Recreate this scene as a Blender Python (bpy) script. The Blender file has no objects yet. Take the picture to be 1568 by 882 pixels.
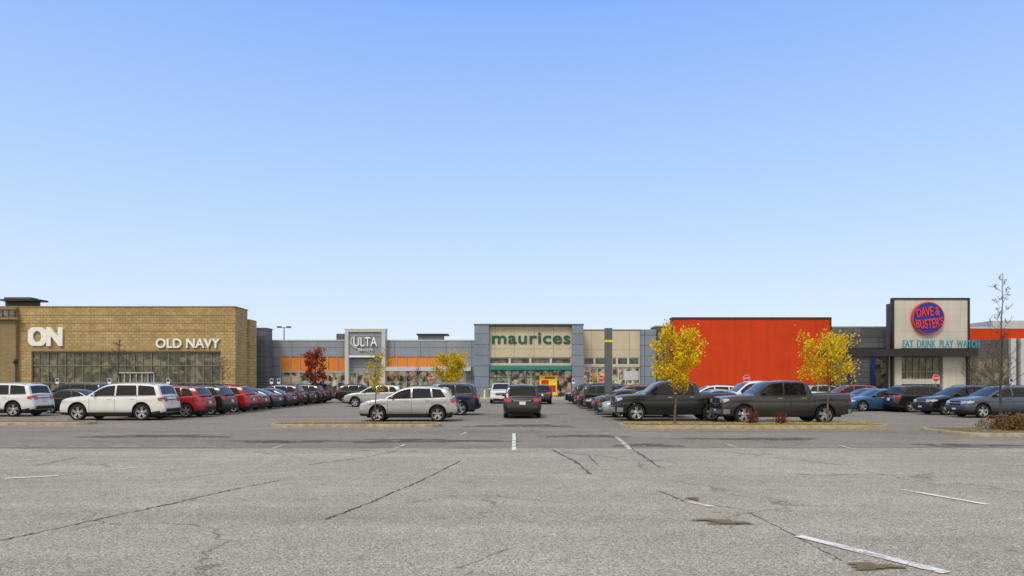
import bpy, math, random
from mathutils import Vector
random.seed(7)
sc = bpy.context.scene
COL = sc.collection
F = 1045.3; H = 1.85; HY = 586.0; CX = 784.0
def X(px, d): return (px-CX)/F*d
def Z(py, d): return H + (HY-py)/F*d
def G(px, py):
    d = F*H/(py-HY); return (X(px, d), d)

# ---------------------------------------------------------------- materials
def new_mat(name):
    m = bpy.data.materials.new(name); m.use_nodes = True
    nt = m.node_tree; b = nt.nodes["Principled BSDF"]
    return m, nt, b
def N(nt, t, **kw):
    n = nt.nodes.new(t)
    for k, v in kw.items():
        if k in ('inputs',):
            for a, c in v.items(): n.inputs[a].default_value = c
        else: setattr(n, k, v)
    return n
def c4(c): return (c[0], c[1], c[2], 1.0)
def ramp(nt, fac, stops):
    r = nt.nodes.new('ShaderNodeValToRGB')
    el = r.color_ramp.elements
    while len(el) < len(stops): el.new(0.5)
    for e, (p, c) in zip(el, stops):
        e.position = p; e.color = c4(c)
    nt.links.new(fac, r.inputs[0]); return r.outputs[0]
def mixc(nt, fac, a, b, mode='MIX'):
    m = nt.nodes.new('ShaderNodeMix'); m.data_type = 'RGBA'; m.blend_type = mode
    if isinstance(fac, (int, float)): m.inputs[0].default_value = fac
    else: nt.links.new(fac, m.inputs[0])
    for i, v in ((6, a), (7, b)):
        if isinstance(v, tuple): m.inputs[i].default_value = c4(v)
        else: nt.links.new(v, m.inputs[i])
    return m.outputs[2]
def objco(nt): return N(nt, 'ShaderNodeTexCoord').outputs['Object']
def noise(nt, co, scale, detail=4, rough=0.5, out=0):
    n = N(nt, 'ShaderNodeTexNoise', inputs={'Scale': scale, 'Detail': detail, 'Roughness': rough})
    nt.links.new(co, n.inputs['Vector']); return n.outputs[out]
def bump(nt, b, h, strength=0.3, dist=0.02):
    n = N(nt, 'ShaderNodeBump', inputs={'Strength': strength, 'Distance': dist})
    nt.links.new(h, n.inputs['Height']); nt.links.new(n.outputs[0], b.inputs['Normal'])

def plain(name, col, rough=0.6, metal=0.0, var=0.12, scale=3.0, coat=0.0):
    m, nt, b = new_mat(name)
    co = objco(nt); f = noise(nt, co, scale, 5, .6)
    d = tuple(max(0, x*(1-var)) for x in col); l = tuple(min(1, x*(1+var)) for x in col)
    nt.links.new(ramp(nt, f, [(0.3, d), (0.7, l)]), b.inputs['Base Color'])
    b.inputs['Roughness'].default_value = rough; b.inputs['Metallic'].default_value = metal
    b.inputs['Coat Weight'].default_value = coat
    return m
def wallco(nt):
    s = N(nt, 'ShaderNodeSeparateXYZ'); nt.links.new(objco(nt), s.inputs[0])
    a = N(nt, 'ShaderNodeMath', operation='ADD'); nt.links.new(s.outputs[0], a.inputs[0]); nt.links.new(s.outputs[1], a.inputs[1])
    c = N(nt, 'ShaderNodeCombineXYZ'); nt.links.new(a.outputs[0], c.inputs[0]); nt.links.new(s.outputs[2], c.inputs[1])
    return c.outputs[0]
def blockwall(name, c1, c2, mortar, w, h, ms=0.01, rough=0.85, bstr=0.4, offset=0.5, grime=0.2):
    m, nt, b = new_mat(name)
    c1, c2, mortar = [tuple(v*1.17 for v in c_) for c_ in (c1, c2, mortar)]
    co = wallco(nt)
    br = N(nt, 'ShaderNodeTexBrick', offset=offset, inputs={'Scale': 1.0, 'Brick Width': w, 'Row Height': h, 'Mortar Size': ms,
          'Color1': c4(c1), 'Color2': c4(c2), 'Mortar': c4(mortar), 'Mortar Smooth': 0.1})
    nt.links.new(co, br.inputs['Vector'])
    g = noise(nt, objco(nt), 0.35, 6, .6); g2 = noise(nt, objco(nt), 14, 3, .6)
    mp = N(nt, 'ShaderNodeMapping'); mp.inputs['Scale'].default_value = (1.6, .12, 1); nt.links.new(co, mp.inputs[0])
    g3 = noise(nt, mp.outputs[0], 1.0, 5, .65)
    x = mixc(nt, 1.0, br.outputs[0], ramp(nt, g, [(0.3, (1-grime,)*3), (0.7, (1.0,)*3)]), 'MULTIPLY')
    x = mixc(nt, 1.0, x, ramp(nt, g3, [(0.3, (1-grime*.6,)*3), (0.6, (1.02,)*3)]), 'MULTIPLY')
    x = mixc(nt, 1.0, x, ramp(nt, g2, [(0.3, (.84,)*3), (0.7, (1.06,)*3)]), 'MULTIPLY')
    nt.links.new(x, b.inputs['Base Color'])
    b.inputs['Roughness'].default_value = rough; b.inputs['Specular IOR Level'].default_value = .25
    sb = N(nt, 'ShaderNodeMath', operation='SUBTRACT'); nt.links.new(g2, sb.inputs[0]); nt.links.new(br.outputs[1], sb.inputs[1])
    bump(nt, b, sb.outputs[0], bstr, 0.02)
    return m

def asphalt(name, dark, light, warm, cracks=0.7):
    m, nt, b = new_mat(name)
    co = objco(nt)
    v = N(nt, 'ShaderNodeTexVoronoi', inputs={'Scale': 75.0}); nt.links.new(co, v.inputs['Vector'])
    s = N(nt, 'ShaderNodeSeparateColor'); nt.links.new(v.outputs['Color'], s.inputs[0])
    spk = ramp(nt, s.outputs[0], [(0.0, tuple(x*.50 for x in dark)), (0.22, dark), (0.78, light), (1.0, tuple(min(1, x*1.45) for x in light))])
    n1 = noise(nt, co, 0.22, 7, .62); n2 = noise(nt, co, 2.3, 5, .65); n3 = noise(nt, co, 24, 4, .7)
    x = mixc(nt, 1.0, spk, ramp(nt, n1, [(0.32, (.86, .845, .82)), (0.68, (1.08, 1.07, 1.05))]), 'MULTIPLY')
    x = mixc(nt, 1.0, x, ramp(nt, n2, [(0.3, (.88,)*3), (0.7, (1.07,)*3)]), 'MULTIPLY')
    x = mixc(nt, 1.0, x, ramp(nt, n3, [(0.33, (.70,)*3), (0.6, (1.08,)*3)]), 'MULTIPLY')
    st = ramp(nt, noise(nt, co, 0.6, 8, .75), [(0.60, (0,)*3), (0.72, (1,)*3)])
    x = mixc(nt, st, x, mixc(nt, 1.0, x, warm, 'MULTIPLY'))
    mp = N(nt, 'ShaderNodeMapping'); mp.inputs['Scale'].default_value = (.07, .9, 1); nt.links.new(co, mp.inputs[0])
    x = mixc(nt, 1.0, x, ramp(nt, noise(nt, mp.outputs[0], 1.0, 6, .65), [(.3, (.85, .84, .83)), (.65, (1.05,)*3)]), 'MULTIPLY')
    dn = N(nt, 'ShaderNodeTexNoise', inputs={'Scale': 1.7, 'Detail': 6, 'Roughness': .65}); nt.links.new(co, dn.inputs['Vector'])
    av = N(nt, 'ShaderNodeVectorMath', operation='MULTIPLY_ADD'); nt.links.new(dn.outputs[1], av.inputs[0]); av.inputs[1].default_value = (.9, .9, .9); nt.links.new(co, av.inputs[2])
    vc = N(nt, 'ShaderNodeTexVoronoi', feature='DISTANCE_TO_EDGE', inputs={'Scale': .26}); nt.links.new(av.outputs[0], vc.inputs['Vector'])
    ck = ramp(nt, vc.outputs[0], [(0.0, (1,)*3), (.0035, (.8,)*3), (.0065, (0,)*3)])
    mk_ = ramp(nt, noise(nt, co, .35, 3, .5), [(.47, (0,)*3), (.56, (cracks,)*3)])
    x = mixc(nt, mixc(nt, 1.0, ck, mk_, 'MULTIPLY'), x, (.085, .072, .058))
    nt.links.new(x, b.inputs['Base Color'])
    b.inputs['Roughness'].default_value = 0.9
    b.inputs['Specular IOR Level'].default_value = 0.2
    hh = N(nt, 'ShaderNodeMath', operation='ADD'); nt.links.new(n3, hh.inputs[0]); nt.links.new(v.outputs['Distance'], hh.inputs[1])
    bump(nt, b, hh.outputs[0], 0.55, 0.010)
    return m

M = {}
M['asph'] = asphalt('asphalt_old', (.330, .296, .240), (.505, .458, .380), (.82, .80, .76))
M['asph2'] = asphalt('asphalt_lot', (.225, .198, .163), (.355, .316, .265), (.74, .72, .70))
M['crack'] = plain('crack_filler', (.085, .072, .058), .9, var=.4, scale=6)
def worn(name, lo, hi, ns, t0, t1, colA, colB):
    m, nt, b = new_mat(name); co = objco(nt); n = noise(nt, co, ns, 6, .75); n2 = noise(nt, co, 2.0, 3, .5)
    a = N(nt, 'ShaderNodeMath', operation='ADD'); nt.links.new(n, a.inputs[0]); nt.links.new(n2, a.inputs[1])
    nt.links.new(mixc(nt, n2, colA, colB), b.inputs['Base Color']); b.inputs['Roughness'].default_value = .85
    tr_ = N(nt, 'ShaderNodeBsdfTransparent'); mx = N(nt, 'ShaderNodeMixShader')
    nt.links.new(ramp(nt, a.outputs[0], [(t0, (lo,)*3), (t1, (hi,)*3)]), mx.inputs[0])
    nt.links.new(tr_.outputs[0], mx.inputs[1]); nt.links.new(b.outputs[0], mx.inputs[2])
    nt.links.new(mx.outputs[0], nt.nodes['Material Output'].inputs[0]); return m
M['mark'] = worn('worn_white_paint', .15, .95, 20, .82, .99, (.70, .68, .63), (.82, .81, .77))
M['markf'] = worn('faded_white_paint', .0, .75, 12, .88, 1.08, (.60, .58, .54), (.76, .75, .71))
M['dirt'] = worn('dirt_patch', .0, .95, 26, .80, 1.0, (.12, .088, .04), (.21, .16, .08))
M['stain'] = worn('asphalt_stain', .0, .6, 5, .8, 1.1, (.06, .052, .045), (.11, .095, .08))
M['kerb'] = plain('kerb_concrete', (.33, .275, .20), .9, var=.3, scale=4)
M['walk'] = plain('sidewalk_concrete', (.36, .34, .31), .9, var=.15, scale=1)
def mulchm():
    m, nt, b = new_mat('mulch_soil'); co = objco(nt)
    nt.links.new(ramp(nt, noise(nt, co, 22, 5, .8), [(.3, (.05, .035, .02)), (.52, (.14, .11, .05)), (.7, (.30, .22, .06))]), b.inputs['Base Color'])
    b.inputs['Roughness'].default_value = 1; return m
M['mulch'] = mulchm()
M['tan'] = blockwall('tan_split_block', (.48, .36, .175), (.37, .27, .12), (.24, .17, .078), .62, .31, .022, grime=.22)
M['tan2'] = plain('tan_band', (.28, .20, .092), .85, var=.2)
M['tand'] = blockwall('tan_block_dark', (.29, .225, .12), (.25, .19, .10), (.17, .12, .06), .42, .21, .012)
M['grayd'] = blockwall('gray_panel_dark', (.125, .135, .152), (.108, .117, .135), (.05, .055, .065), 3.0, .62, .03, .6, .2, 0.0)
M['gray'] = blockwall('gray_panel', (.245, .272, .310), (.225, .252, .29), (.12, .135, .16), 3.2, 1.25, .045, .6, .15, 0.0, .12)
M['grayb'] = blockwall('blue_gray_panel', (.190, .232, .290), (.170, .212, .270), (.08, .10, .135), 3.0, 1.3, .045, .6, .15, 0.0, .12)
M['grayc'] = blockwall('charcoal_block', (.105, .104, .106), (.088, .088, .09), (.055, .055, .055), .8, .4, .014, .8, .2)
M['beige'] = blockwall('beige_panel', (.49, .43, .31), (.47, .41, .295), (.30, .26, .19), 2.4, 3.0, .035, .8, .1, 0.0, .08)
M['cream'] = blockwall('cream_stucco', (.51, .485, .42), (.49, .465, .41), (.36, .335, .295), 3.2, 2.6, .015, .85, .1, 0.0, .14)
def orange_m(name, c):
    m, nt, b = new_mat(name); co = wallco(nt)
    w = N(nt, 'ShaderNodeTexWave', bands_direction='X', inputs={'Scale': 1.6, 'Distortion': 0.0}); nt.links.new(co, w.inputs['Vector'])
    g = noise(nt, objco(nt), .5, 6, .6)
    mp = N(nt, 'ShaderNodeMapping'); mp.inputs['Scale'].default_value = (1.5, .1, 1); nt.links.new(co, mp.inputs[0])
    x = mixc(nt, g, tuple(v*.78 for v in c), tuple(v*1.1 for v in c))
    x = mixc(nt, 1.0, x, ramp(nt, w.outputs[1], [(0.0, (.84,)*3), (.15, (1,)*3)]), 'MULTIPLY')
    x = mixc(nt, 1.0, x, ramp(nt, noise(nt, mp.outputs[0], 1, 5, .6), [(.3, (.88,)*3), (.65, (1.02,)*3)]), 'MULTIPLY')
    nt.links.new(x, b.inputs['Base Color']); b.inputs['Roughness'].default_value = .75; b.inputs['Specular IOR Level'].default_value = .2
    bump(nt, b, w.outputs[1], .3, .02); return m
M['orange'] = orange_m('orange_red_ribbed_panel', (.60, .052, .009))
M['orange2'] = plain('orange_panel', (.64, .19, .015), .6, var=.12, scale=1)
M['black'] = plain('black_metal', (.015, .015, .016), .5)
M['alu'] = plain('aluminium_frame', (.38, .39, .40), .4, .4)
M['bronze'] = plain('bronze_frame', (.20, .175, .12), .5, .2)
M['white'] = plain('white_sign', (.78, .78, .74), .5, var=.04)
M['lgray'] = plain('light_gray_metal', (.47, .49, .51), .5, .1, var=.08)
M['green'] = plain('dark_green_letters', (.006, .080, .055), .5, var=.1)
M['teal'] = plain('teal_letters', (.015, .25, .33), .5, var=.1)
M['awn'] = plain('green_awning', (.02, .15, .13), .8, var=.15)
M['blue'] = plain('blue_sign', (.010, .025, .30), .5, var=.1)
M['bluec'] = plain('blue_column', (.012, .045, .24), .5, var=.1)
M['redl'] = plain('orange_red_letters', (.72, .04, .015), .5, var=.06)
M['red'] = plain('sign_red', (.50, .012, .015), .5, var=.08)
M['yellow'] = plain('poster_yellow', (.80, .60, .01), .6, var=.1)
M['pole'] = plain('pole_gray', (.11, .115, .125), .55, .2)
M['galv'] = plain('galvanised', (.26, .27, .27), .5, .5)
M['bark'] = plain('bark', (.12, .09, .065), .95, var=.4, scale=12)
M['barkd'] = plain('bark_dark', (.06, .048, .04), .95, var=.4, scale=12)
def glassdark(name, c1, c2):
    m, nt, b = new_mat(name); co = wallco(nt)
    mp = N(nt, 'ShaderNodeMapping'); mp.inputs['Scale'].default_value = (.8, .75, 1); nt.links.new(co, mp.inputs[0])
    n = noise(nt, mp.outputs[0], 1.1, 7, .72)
    x = ramp(nt, n, [(.36, c1), (.5, tuple((a+b_)/2.4 for a, b_ in zip(c1, c2))), (.62, c2)])  # lighter mottling painted into the pane for reflections of trees and sky
    # warm blocks painted on the pane for lit shelves and ceiling lights
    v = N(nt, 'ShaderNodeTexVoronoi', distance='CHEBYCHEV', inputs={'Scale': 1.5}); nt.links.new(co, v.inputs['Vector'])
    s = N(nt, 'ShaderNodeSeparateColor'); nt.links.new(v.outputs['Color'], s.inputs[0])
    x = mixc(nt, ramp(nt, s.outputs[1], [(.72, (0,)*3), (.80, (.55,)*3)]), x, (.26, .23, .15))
    nt.links.new(x, b.inputs['Base Color'])
    b.inputs['Roughness'].default_value = .06; b.inputs['Specular IOR Level'].default_value = .5; return m
M['glass'] = glassdark('storefront_glass', (.010, .013, .010), (.16, .155, .10))
def goods():
    m, nt, b = new_mat('store_interior'); co = wallco(nt)
    v = N(nt, 'ShaderNodeTexVoronoi', distance='CHEBYCHEV', inputs={'Scale': 2.1}); nt.links.new(co, v.inputs['Vector'])
    hs = N(nt, 'ShaderNodeHueSaturation', inputs={'Saturation': .5, 'Value': .62}); nt.links.new(v.outputs['Color'], hs.inputs['Color'])
    wm = mixc(nt, 1.0, hs.outputs[0], (1.0, .80, .55), 'MULTIPLY')
    n = noise(nt, co, 1.1, 3)
    c = mixc(nt, ramp(nt, n, [(.42, (0,)*3), (.55, (1,)*3)]), (.03, .028, .022), wm)
    nt.links.new(c, b.inputs['Base Color'])
    nt.links.new(c, b.inputs['Emission Color']); b.inputs['Emission Strength'].default_value = .4  # mild glow added to the interior pattern in place of shop lighting
    b.inputs['Roughness'].default_value = .12; return m
M['goods'] = goods()

# car materials
def carpaint(name, c, metal=.35):
    m, nt, b = new_mat(name); co = objco(nt)
    n = noise(nt, co, 1.2, 4, .6)
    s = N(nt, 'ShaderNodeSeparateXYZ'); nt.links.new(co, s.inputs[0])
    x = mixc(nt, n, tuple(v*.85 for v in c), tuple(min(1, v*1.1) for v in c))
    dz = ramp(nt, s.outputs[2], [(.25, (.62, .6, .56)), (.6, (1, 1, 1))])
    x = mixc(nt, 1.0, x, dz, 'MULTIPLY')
    nt.links.new(x, b.inputs['Base Color'])
    b.inputs['Metallic'].default_value = metal; b.inputs['Roughness'].default_value = .30
    b.inputs['Coat Weight'].default_value = .7; b.inputs['Coat Roughness'].default_value = .05
    return m
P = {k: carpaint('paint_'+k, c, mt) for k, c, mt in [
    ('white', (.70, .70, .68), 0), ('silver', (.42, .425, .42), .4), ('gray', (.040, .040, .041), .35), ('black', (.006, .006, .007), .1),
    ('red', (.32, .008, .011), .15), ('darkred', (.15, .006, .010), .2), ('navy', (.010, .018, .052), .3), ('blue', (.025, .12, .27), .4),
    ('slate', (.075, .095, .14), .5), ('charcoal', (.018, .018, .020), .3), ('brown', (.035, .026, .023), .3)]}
m, nt, b = new_mat('car_glass'); b.inputs['Base Color'].default_value = (.005, .006, .007, 1); b.inputs['Roughness'].default_value = .04
b.inputs['Specular IOR Level'].default_value = .45; CG = m
CB = plain('black_plastic', (.012, .012, .012), .65)
CR = plain('rubber', (.010, .010, .010), .85)
CS = plain('alloy', (.42, .42, .42), .3, .7, var=.05)
CH = plain('headlight_lens', (.50, .51, .52), .1, .3, var=.1, coat=1)
CT = plain('tail_lamp', (.42, .008, .010), .15, 0, var=.1, coat=1)
CW = plain('licence_plate', (.60, .60, .60), .5)
CARM = [P['white'], CG, CB, CS, CH, CT, CW, CR]

# ---------------------------------------------------------------- mesh helpers
def mesh_obj(name, verts, faces, mats, midx=None, smooth=False, parent=None):
    me = bpy.data.meshes.new(name); me.from_pydata(verts, [], faces)
    for m_ in mats: me.materials.append(m_)
    if midx: me.polygons.foreach_set('material_index', midx)
    if smooth: me.polygons.foreach_set('use_smooth', [True]*len(me.polygons))
    me.update()
    o = bpy.data.objects.new(name, me); COL.objects.link(o)
    if parent: o.parent = parent
    return o
def empty(name, loc=(0, 0, 0)):
    o = bpy.data.objects.new(name, None); o.location = loc; COL.objects.link(o); return o
class MB:
    def __init__(s): s.v = []; s.f = []; s.m = []
    def box(s, x0, x1, y0, y1, z0, z1, mi=0):
        n = len(s.v)
        s.v += [(x0,y0,z0),(x1,y0,z0),(x1,y1,z0),(x0,y1,z0),(x0,y0,z1),(x1,y0,z1),(x1,y1,z1),(x0,y1,z1)]
        for q in ((0,3,2,1),(4,5,6,7),(0,1,5,4),(1,2,6,5),(2,3,7,6),(3,0,4,7)):
            s.f.append(tuple(n+i for i in q)); s.m.append(mi)
    def quad(s, a, b, c, d, mi=0):
        n = len(s.v); s.v += [a, b, c, d]; s.f.append((n, n+1, n+2, n+3)); s.m.append(mi)
    def grid(s, rows, mi=0, close=False):
        n = len(s.v); R = len(rows); C = len(rows[0])
        for r in rows: s.v += r
        for i in range(R-1):
            for j in range(C-1 if not close else C):
                j2 = (j+1) % C
                s.f.append((n+i*C+j, n+i*C+j2, n+(i+1)*C+j2, n+(i+1)*C+j)); s.m.append(mi(i, j) if callable(mi) else mi)
    def tube(s, pts, rad, seg=6, mi=0, cap=True):
        rows = []
        for i, p in enumerate(pts):
            p = Vector(p)
            a = Vector(pts[max(0, i-1)]); c = Vector(pts[min(len(pts)-1, i+1)])
            t = (c-a).normalized(); u = t.cross(Vector((.13, .97, .2))).normalized(); w = t.cross(u)
            rows.append([tuple(p + (u*math.cos(k*2*math.pi/seg)+w*math.sin(k*2*math.pi/seg))*rad[i]) for k in range(seg)])
        n = len(s.v); s.grid(rows, mi, True)
        if cap:
            s.f.append(tuple(n+k for k in range(seg))); s.m.append(mi if not callable(mi) else 0)
            s.f.append(tuple(n+(len(pts)-1)*seg+k for k in range(seg))); s.m.append(mi if not callable(mi) else 0)
    def obj(s, name, mats, smooth=False, parent=None): return mesh_obj(name, s.v, s.f, mats, s.m, smooth, parent)
def boxo(parent, name, x0, x1, y0, y1, z0, z1, mat):
    b_ = MB(); b_.box(min(x0,x1), max(x0,x1), y0, y1, min(z0,z1), max(z0,z1)); return b_.obj(name, [mat], parent=parent)
def fb(parent, name, p0, p1, q0, q1, d, mat, thick=.3, proud=0.0):
    """facade piece: its face stands at distance d-proud, size taken at wall distance d"""
    z1 = Z(q0, d); z0 = 0.0 if q1 is None else Z(q1, d)
    return boxo(parent, name, X(p0, d), X(p1, d), d-proud, d-proud+thick, z0, z1, mat)
def text(parent, name, s, xl, xr, z0, z1, y, mat, off=0.0, ext=.06, spacing=1.0, caps=True):
    cu = bpy.data.curves.new(name, 'FONT'); cu.body = s; cu.extrude = ext; cu.offset = off; cu.space_character = spacing
    o = bpy.data.objects.new(name, cu); COL.objects.link(o)
    bpy.context.view_layer.update()
    dg = bpy.context.evaluated_depsgraph_get()
    me = bpy.data.meshes.new_from_object(o.evaluated_get(dg))
    bpy.data.objects.remove(o)
    xs = [v.co.x for v in me.vertices]; ys = [v.co.y for v in me.vertices]
    sx = (xr-xl)/(max(xs)-min(xs)); sy = (z1-z0)/(max(ys)-min(ys)); mx = min(xs); my = min(ys)
    for v in me.vertices:
        x_, y_, z_ = v.co; v.co = (xl+(x_-mx)*sx, y - z_, z0+(y_-my)*sy)
    me.materials.clear(); me.materials.append(mat)
    o = bpy.data.objects.new(name, me); COL.objects.link(o); o.parent = parent
    return o

# ---------------------------------------------------------------- ground
def sheet(name, x0, x1, y0, y1, z, mat): return mesh_obj(name, [(x0,y0,z),(x1,y0,z),(x1,y1,z),(x0,y1,z)], [(0,1,2,3)], [mat])
sheet('ground', -1500, 1500, -1500, 1500, -0.012, M['asph2'])
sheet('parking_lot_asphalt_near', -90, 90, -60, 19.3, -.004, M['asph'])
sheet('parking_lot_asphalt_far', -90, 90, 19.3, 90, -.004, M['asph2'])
def strip(mb, pts, w, z, jit=0, sub=1, wv=0.0):
    P_ = []
    for i in range(len(pts)-1):
        a, b_ = pts[i], pts[i+1]
        for k in range(sub): t = k/sub; P_.append((a[0]+(b_[0]-a[0])*t, a[1]+(b_[1]-a[1])*t))
    P_.append(pts[-1])
    Q = [(p[0]+random.uniform(-jit, jit), p[1]+random.uniform(-jit, jit)) for p in P_]
    L_, R_ = [], []
    for i, p in enumerate(Q):
        a = Q[max(0, i-1)]; c = Q[min(len(Q)-1, i+1)]
        dx, dy = c[0]-a[0], c[1]-a[1]; l = math.hypot(dx, dy) or 1; nx, ny = -dy/l, dx/l
        ww = w/2*(1+random.uniform(-wv, wv))
        L_.append((p[0]+nx*ww, p[1]+ny*ww, z)); R_.append((p[0]-nx*ww, p[1]-ny*ww, z))
    mb.grid([L_, R_])
cr = MB()
for pts, w, sub in [
    ([(-20, 832), (60, 815), (240, 776), (360, 749), (430, 735)], .024, 26),
    ([(500, 795), (575, 766), (640, 738), (705, 706)], .027, 22),
    ([(240, 776), (300, 765)], .02, 8),
    ([(848, 690), (880, 706), (905, 726)], .05, 12), ([(940, 668), (975, 692), (1010, 715)], .04, 12),
    ([(610, 690), (560, 700), (470, 712)], .025, 10), ([(1100, 690), (1180, 700), (1290, 712)], .022, 10),
    ([(1010, 752), (1050, 768), (1140, 780)], .02, 10), ([(490, 688), (640, 692)], .025, 6), ([(850, 692), (900, 697), (915, 712)], .025, 8),
    ([(780, 840), (700, 870)], .010, 8), ([(120, 700), (60, 712), (-40, 716)], .025, 8), ([(1150, 786), (1220, 822), (1290, 858)], .012, 14)]:
    strip(cr, [G(*p) for p in pts], w, .0045, .022, sub, .7)
for y_, x0_, x1_ in ((19.3, -40, 40), (25.6, -14, 18)):
    strip(cr, [(x0_, y_), (x1_, y_)], .045, .0045, .03, 60, .7)
cr.obj('asphalt_cracks', [M['crack']])
mk = MB()
for a, b_, w in [((8, 733), (90, 729), .12), ((1380, 750), (1512, 773), .11), ((1222, 821), (1450, 878), .15),
                 ((787, 664), (787, 690), .12), ((1049, 768), (1090, 776), .10)]:
    strip(mk, [G(*a), G(*b_)], w, .009, .006, 9, .12)
mk.obj('parking_lot_markings', [M['mark']])
mk = MB()
for a, b_, w in [((944, 669), (966, 689), .13), ((0, 684), (28, 684), .1), ((45, 683), (70, 683), .1), ((100, 685), (150, 684), .1), ((170, 684), (215, 684), .1), ((240, 685), (330, 684), .07),
                 ((602, 688), (620, 681), .09), ((420, 686), (438, 681), .09), ((1115, 681), (1140, 689), .08), ((1285, 682), (1310, 689), .08),
                 ((160, 720), (215, 716), .08), ((700, 668), (715, 662), .08), ((1380, 687), (1568, 688), .12), ((30, 705), (75, 704), .08), ((1000, 688), (1380, 687), .08)]:
    strip(mk, [G(*a), G(*b_)], w, .009, .006, 9, .12)
for x0, x1 in ((-22.2, -16.8), (-7.6, -2.4), (4.8, 10.2), (10.4, 15.6), (23.6, 28.8)):
    y_ = 35.2
    while y_ < 64: strip(mk, [(x0, y_), (x1, y_)], .1, .009, 0, 1); y_ += 2.9
mk.obj('parking_lot_markings_faded', [M['markf']])
def blob(mb, px, py, rx, ry, z, n=40):
    cx, cy = G(px, py); k = len(mb.v); mb.v.append((cx, cy, z)); ph = random.uniform(0, 6)
    for i in range(n):
        a = i*2*math.pi/n; r = .8+.22*math.sin(a*3+ph)+.12*math.sin(a*7+ph*2)+random.uniform(-.1, .1); mb.v.append((cx+rx*math.cos(a)*r, cy+ry*math.sin(a)*r, z))
    for i in range(n): mb.f.append((k, k+1+i, k+1+(i+1) % n)); mb.m.append(0)
dp = MB()
blob(dp, 1112, 801, .34, .16, .014); blob(dp, 1335, 868, .30, .16, .014); blob(dp, 1062, 764, .12, .16, .014); blob(dp, 1085, 797, .3, .07, .0145)
dp.obj('dirt_patches', [M['dirt']])
pt = MB()
for (px, py, rx, ry) in ((900, 668, 1.7, .7), (990, 682, 1.2, .6), (440, 676, 2.2, .6), (1150, 672, 3.0, .6), (1480, 682, 1.9, .6), (800, 652, 2.5, 1.0), (650, 675, 3, .8), (240, 668, 3, .8)): blob(pt, px, py, rx, ry, .0046, 40)
for d_ in range(34, 62, 4):
    for xx in (-19.5, 7.4, 13, 26): 
        pt_px = CX+F*xx/d_; blob(pt, pt_px, HY+F*H/d_, .9, .6, .0047, 24)
pt.obj('asphalt_stains', [M['stain']])
sw = MB(); sw.box(-90, 90, 73.0, 92, -.01, .13)
sw.obj('sidewalk', [M['walk']])

def island(name, x0, x1, y0, y1, r=.8):
    e = empty(name)
    def ring(off, z):
        pts = []; rr = r-off
        for cx, cy, a0 in ((x1-r, y0+r, -90), (x1-r, y1-r, 0), (x0+r, y1-r, 90), (x0+r, y0+r, 180)):
            for k in range(7):
                a = math.radians(a0+k*15); pts.append((cx+rr*math.cos(a), cy+rr*math.sin(a), z))
        return pts
    k = MB(); k.grid([ring(0, -.01), ring(.015, .10), ring(.04, .135), ring(.16, .135), ring(.17, .06)], 0, True); k.obj('kerb', [M['kerb']], parent=e)
    s_ = MB(); rr = ring(.16, .118); n = len(rr); s_.v = rr + [((x0+x1)/2, (y0+y1)/2, .17)]
    for i in range(n): s_.f.append((i, (i+1) % n, n)); s_.m.append(0)
    s_.obj('mulch_bed', [M['mulch']], parent=e)
    return e
island('landscape_island', 4.5, 15.4, 27.4, 29.6)
island('landscape_island', -10.2, -3.0, 28.2, 30.0)
island('landscape_island', -40, -18.6, 29.6, 31.2)
island('landscape_island', 15.6, 40, 23.2, 26.6)

# ---------------------------------------------------------------- leaves / trees
def leafmat(name, cols, tr=.35):
    m, nt, b = new_mat(name)
    g = N(nt, 'ShaderNodeNewGeometry')
    r = ramp(nt, g.outputs['Random Per Island'], [(i/(len(cols)-1), c) for i, c in enumerate(cols)])
    nt.links.new(r, b.inputs['Base Color']); b.inputs['Roughness'].default_value = .6; b.inputs['Specular IOR Level'].default_value = .2
    t = N(nt, 'ShaderNodeBsdfTranslucent'); nt.links.new(r, t.inputs[0])
    mx = N(nt, 'ShaderNodeMixShader'); mx.inputs[0].default_value = tr
    nt.links.new(b.outputs[0], mx.inputs[1]); nt.links.new(t.outputs[0], mx.inputs[2])
    nt.links.new(mx.outputs[0], nt.nodes['Material Output'].inputs[0]); return m
LY = leafmat('yellow_leaves', [(.46, .27, .005), (.80, .54, .008), (.90, .67, .012), (.66, .54, .03)])
LR = leafmat('red_leaves', [(.14, .02, .01), (.30, .035, .015), (.38, .08, .02)])
LYG = leafmat('yellow_green_leaves', [(.34, .26, .012), (.64, .48, .015), (.78, .60, .02)])
LB = leafmat('brown_leaves', [(.09, .05, .02), (.2, .11, .04), (.28, .14, .05), (.12, .1, .04)], .15)
def leaf(mb, c, s, mi=0):
    n = Vector((random.gauss(0, 1), random.gauss(0, 1), random.gauss(0, 1))).normalized()
    u = n.orthogonal().normalized(); w = n.cross(u); a = random.uniform(0, 6.28)
    u, w = u*math.cos(a)+w*math.sin(a), w*math.cos(a)-u*math.sin(a); c = Vector(c)
    mb.quad(tuple(c-u*s), tuple(c+w*s*.55), tuple(c+u*s), tuple(c-w*s*.55), mi)
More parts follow.
